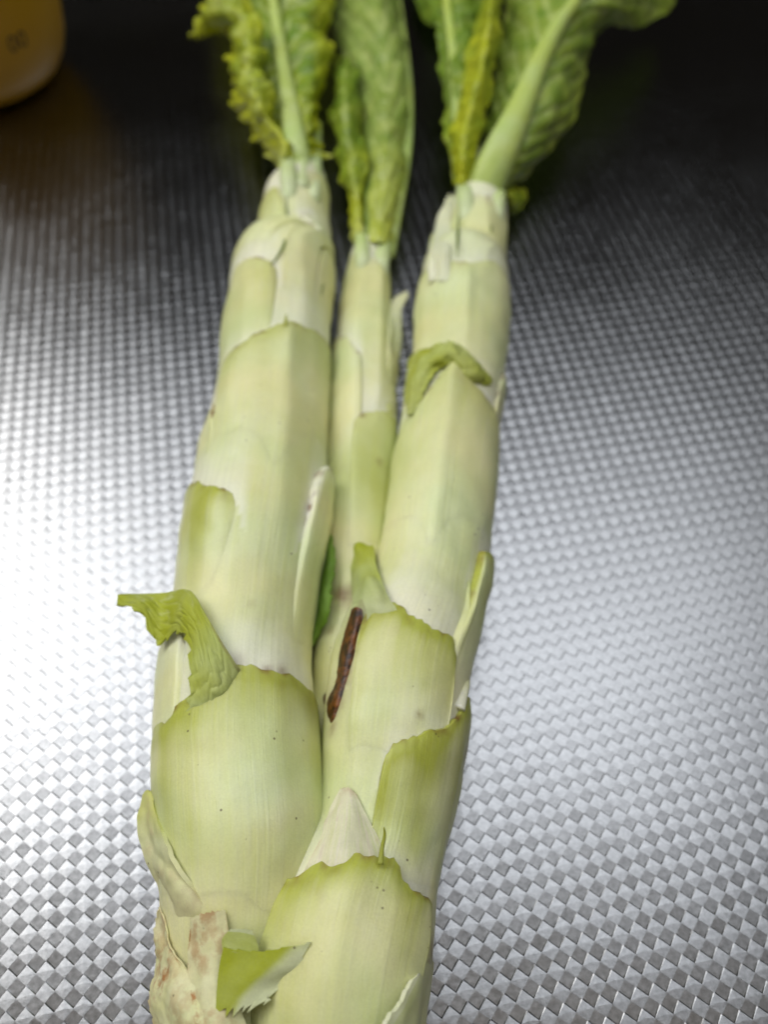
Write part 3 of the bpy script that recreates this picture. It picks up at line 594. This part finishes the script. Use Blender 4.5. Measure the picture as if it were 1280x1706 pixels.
# left top
leaf([[(470, 290, .016), (482, 285, .022), (496, 280, .024), (508, 283, .022), (520, 288, .016)],
      [(448, 245, .014), (470, 240, .022), (492, 238, .024), (512, 240, .024), (530, 244, .018)],
      [(404, 190, .014), (446, 185, .024), (483, 180, .026), (515, 182, .028), (542, 182, .024)],
      [(384, 130, .014), (430, 124, .026), (473, 120, .028), (515, 122, .030), (550, 122, .026)],
      [(378, 70, .016), (422, 64, .028), (464, 60, .030), (512, 60, .032), (554, 62, .026)],
      [(345, 10, .018), (410, 4, .030), (456, 0, .033), (508, 0, .034), (558, 0, .028)],
      [(340, -60, .02), (400, -60, .034), (448, -60, .037), (505, -60, .036), (560, -60, .028)],
      [(360, -150, .024), (400, -150, .036), (440, -150, .041), (490, -150, .038), (545, -150, .028)]],
     [(503, 315, .014), (500, 275, .0225), (492, 238, .0265), (483, 180, .0285), (473, 120, .0305), (464, 60, .0325), (455, 0, .0355), (447, -60, .0395), (440, -140, .043)],
     [0.0034, 0.0038, 0.0040, 0.0034, 0.0026, 0.0023, 0.0020, 0.0018, 0.0014], 'leaf with pale midrib and yellow ruffled edges',
     ruffle=0.009, rf=11, teeth=(0.0024, 0.0018, 0, 0), veins=0.0012, nveins=14, crinkle=0.0020, cs=110, seed=51, tint=lt(0.7, 1.0, 0.7, 0.12))
leaf([[(468, 285, .020), (474, 284, .024), (482, 284, .026)], [(436, 238, .018), (460, 232, .029), (482, 232, .029)], [(402, 190, .020), (430, 182, .034), (462, 185, .031)],
      [(386, 140, .022), (415, 135, .038), (450, 138, .034)], [(384, 90, .022), (410, 88, .040), (440, 92, .036)], [(372, 40, .024), (400, 30, .040), (428, 30, .038)], [(330, 50, .026), (370, 12, .036), (410, -10, .038)], [(318, 62, .024), (345, 8, .034), (390, -40, .038)]],
     None, None, 'crumpled yellow-green leaf lobe', ruffle=0.006, rf=12, teeth=(0.0024, 0.0018, 0, 0), crinkle=0.0032, cs=120, seed=52, veins=0.0006, nveins=10, tint=lt(0.5, 0.5, 0.45, 0.5))
# middle top
leaf([[(604, 412, .012), (616, 408, .016), (630, 406, .018), (640, 410, .015), (646, 420, .012)],
      [(592, 340, .012), (612, 336, .018), (636, 336, .021), (654, 340, .018), (664, 350, .013)],
      [(600, 260, .013), (618, 254, .020), (644, 250, .024), (668, 254, .020), (679, 260, .014)],
      [(596, 180, .014), (620, 172, .022), (645, 168, .026), (672, 168, .022), (684, 172, .014)],
      [(572, 100, .015), (608, 92, .024), (640, 86, .028), (668, 88, .023), (679, 92, .014)],
      [(556, 30, .016), (596, 20, .026), (630, 10, .030), (655, 6, .024), (668, 8, .014)],
      [(556, -40, .018), (590, -50, .028), (620, -55, .032), (645, -60, .026), (658, -60, .016)],
      [(575, -130, .02), (595, -130, .028), (615, -130, .032), (630, -130, .026), (645, -130, .018)]],
     [(642, 425, .011), (658, 350, .0145), (676, 255, .0155), (681, 170, .0158), (676, 95, .0158), (665, 10, .0158), (655, -60, .0175)],
     [0.0034, 0.0028, 0.0022, 0.0018, 0.0016, 0.0014, 0.001], 'folded grey-green leaf with smooth pale rim', ribtint=(0.0, 0.1, 0),
     ruffle=0.0015, rf=4, teeth=(0.001, 0, 0, 0), veins=0.0012, nveins=9, crinkle=0.0016, cs=90, seed=53, tint=lambda u, v, e, ve, n: (0.75*max(0, 1-v*2.6)*(u > .3)+0.05+0.2*n, 0.26+0.5*ve+0.15*n, 0))
leaf([[(590, 405, .014), (598, 402, .018), (606, 400, .018)], [(580, 340, .014), (594, 336, .021), (610, 330, .020)], [(561, 260, .015), (582, 255, .025), (612, 250, .020)], [(553, 190, .016), (575, 180, .028), (604, 180, .020)], [(560, 130, .016), (574, 125, .028), (590, 122, .022)], [(572, 100, .016), (580, 96, .026), (588, 92, .022)]],
     None, None, 'narrow frilled leaf beside the folded one', ruffle=0.003, rf=8, teeth=(0.0016, 0, 0, 0), crinkle=0.0014, cs=130, seed=54, veins=0.0006, nveins=9, tint=lt(0.9, 0.2, 0.3, 0.10))
# right top
leaf([[(798, 312, .016), (808, 312, .020), (818, 312, .022), (830, 322, .020), (842, 332, .014)],
      [(806, 240, .020), (822, 244, .025), (838, 250, .027), (868, 268, .025), (892, 286, .016)],
      [(816, 160, .024), (842, 170, .030), (868, 182, .032), (912, 196, .030), (952, 206, .020)],
      [(830, 80, .028), (866, 92, .034), (900, 102, .037), (940, 112, .034), (974, 122, .022)],
      [(842, 0, .032), (890, 10, .038), (940, 30, .041), (980, 40, .036), (1010, 54, .024)],
      [(850, -70, .036), (920, -60, .042), (975, -30, .044), (1030, 0, .038), (1060, 46, .024)],
      [(880, -140, .04), (950, -120, .045), (1010, -90, .046), (1070, -50, .038), (1122, 8, .022)],
      [(930, -190, .042), (990, -180, .046), (1045, -160, .046), (1090, -120, .038), (1130, -60, .022)]],
     [(800, 350, .014), (806, 318, .020), (836, 250, .029), (866, 184, .034), (899, 104, .039), (932, 40, .0425), (960, 0, .045), (1010, -90, .048)],
     [0.006, 0.0066, 0.0060, 0.0046, 0.0034, 0.0027, 0.0022, 0.0016], 'broad green leaf leaning away with thick pale midrib', ribtint=(0.1, 0.15, 0),
     ruffle=0.003, rf=5, teeth=(0, 0.0016, 0, 0), veins=0.0013, nveins=13, crinkle=0.0013, cs=95, seed=55, tint=lambda u, v, e, ve, n: (0.10+0.35*max(0, e-0.8)*3+0.2*n+0.5*max(0, .25-v), 0.16+0.6*ve+0.12*n, 0))
leaf([[(758, 306, .018), (768, 308, .024), (784, 302, .022)], [(752, 250, .022), (772, 248, .031), (798, 250, .026)], [(760, 190, .026), (782, 188, .036), (808, 190, .030)], [(776, 130, .030), (798, 128, .041), (822, 128, .034)], [(790, 62, .034), (812, 60, .046), (838, 62, .038)], [(803, 0, .038), (818, 0, .050), (834, 0, .042)], [(808, -80, .042), (822, -80, .053), (838, -80, .046)]],
     None, None, 'yellow crinkled folded leaf edge', ruffle=0.002, rf=10, teeth=(0.0006, 0.0024, 0, 0), crinkle=0.0014, cs=160, seed=56, tint=lambda u, v, e, ve, n: (0.95-0.35*v+0.6*n, 0.05+0.1*n, 0))
leaf([[(758, 300, .016), (764, 298, .018), (772, 296, .018)], [(744, 220, .018), (766, 214, .024), (790, 214, .024)], [(738, 140, .020), (762, 130, .028), (800, 130, .026)], [(738, 60, .024), (766, 55, .031), (812, 55, .028)], [(736, 0, .028), (766, 0, .034), (826, 0, .030)], [(725, -80, .032), (766, -80, .038), (830, -80, .032)]],
     [(768, 290, .019), (764, 200, .024), (756, 100, .0275), (746, 20, .031), (738, -60, .035)], [0.0020, 0.0020, 0.0018, 0.0016, 0.0012], 'narrow upright leaf with pale rib', ribtint=(0.1, 0.2, 0),
     ruffle=0.003, rf=8, teeth=(0.0016, 0, 0, 0), veins=0.0010, nveins=12, crinkle=0.0015, cs=110, seed=57, rib_u=0.2, tint=lt(0.4, 0.1, 0.4, 0.0))
leaf([[(828, 318, .012), (836, 316, .015), (846, 314, .012)], [(842, 328, .013), (850, 326, .017), (862, 312, .013)], [(848, 345, .010), (858, 342, .013), (874, 318, .010)], [(850, 356, .008), (858, 354, .009), (868, 345, .008)]],
     None, None, 'tiny frilled leaf scrap at the neck', ruffle=0.001, rf=5, teeth=(0.0008, 0.0012, 0, 0.001), crinkle=0.001, cs=200, seed=58, tint=lt(0.6, 0.4, 0.2, 0.3))
# drooping leaf behind, almost lost in the dark
leaf([[(770, 60, .012), (778, 58, .014), (786, 56, .012)], [(712, 36, .006), (735, 30, .012), (760, 20, .010)], [(692, -20, .006), (720, -25, .012), (760, -30, .010)], [(690, -90, .006), (720, -90, .012), (760, -90, .010)]],
     None, None, 'dark leaf drooping behind the others', ruffle=0.002, rf=5, teeth=(0.001, 0, 0, 0), crinkle=0.001, cs=110, seed=59, veins=0.0006, nveins=8, tint=lambda u, v, e, ve, n: (0.0, 0.1*ve, 0))

# ------------------------------------------------------------------ yellow plastic tub at the back
def tub():
    c = at(-22, 128, 0.0); c[2] = 0.0; R = 0.041
    e = bpy.data.objects.new('plastic_tub', None); scene.collection.objects.link(e); e.location = c
    e['label'] = 'yellow rounded plastic tub with small dark printed digits standing behind'; e['category'] = 'tub'
    prof = [(0.0, 0.0), (0.020, 0.0), (0.0275, 0.0012), (0.0325, 0.0045), (0.0362, 0.010), (0.0388, 0.017), (0.0402, 0.025), (0.0408, 0.034), (0.041, 0.045), (0.041, 0.075), (0.0395, 0.080), (0.0385, 0.081), (0.0385, 0.084)]
    na = 96; v = []; f = []
    for r, z in prof:
        for j in range(na):
            a = 2*math.pi*j/na; v.append((r*math.cos(a), r*math.sin(a), z))
    f = grid_faces(len(prof), na, True) + [tuple((len(prof)-1)*na+j for j in range(na))]
    mesh_obj('body', v, f, simple_mat('yellow_plastic', (0.46, 0.24, 0.006), 0.35, 0.06), e)
    v = []; lid = [(0.0395, 0.0842), (0.043, 0.0842), (0.0434, 0.086), (0.0434, 0.096), (0.0425, 0.098), (0.02, 0.0985)]
    for r, z in lid:
        for j in range(na):
            a = 2*math.pi*j/na; rr = r + (0.0003 if (j % 2 and 0.085 < z < 0.097) else 0); v.append((rr*math.cos(a), rr*math.sin(a), z))
    f = grid_faces(len(lid), na, True) + [tuple((len(lid)-1)*na+j for j in range(na)), tuple(range(na-1, -1, -1))]
    mesh_obj('lid', v, f, simple_mat('lid_plastic', (0.55, 0.30, 0.012), 0.4, 0.05), e)
    # printed digits wrapped on the side towards the camera
    cu = bpy.data.curves.new('print', 'FONT'); cu.body = '00'; cu.size = 0.009; cu.extrude = 0.0; cu.align_x = 'RIGHT'
    to = bpy.data.objects.new('print_tmp', cu); scene.collection.objects.link(to)
    dg = bpy.context.evaluated_depsgraph_get(); me = bpy.data.meshes.new_from_object(to.evaluated_get(dg))
    bpy.data.objects.remove(to)
    tgt = at(10, 43, 0.030); a0 = math.atan2(-c[1], -c[0]); a0 = math.atan2(tgt[1]-c[1], tgt[0]-c[0])
    vv = []
    for q in me.vertices:
        a = a0 + q.co.x/R; zz = 0.026 + q.co.y; rr = np.interp(zz, [p[1] for p in prof], [p[0] for p in prof]) + 0.00012
        vv.append((rr*math.cos(a), rr*math.sin(a), zz))
    mesh_obj('printed_digits', vv, [tuple(pp.vertices) for pp in me.polygons], simple_mat('dark_ink', (0.05, 0.035, 0.01), 0.5), e, smooth=False)
tub()
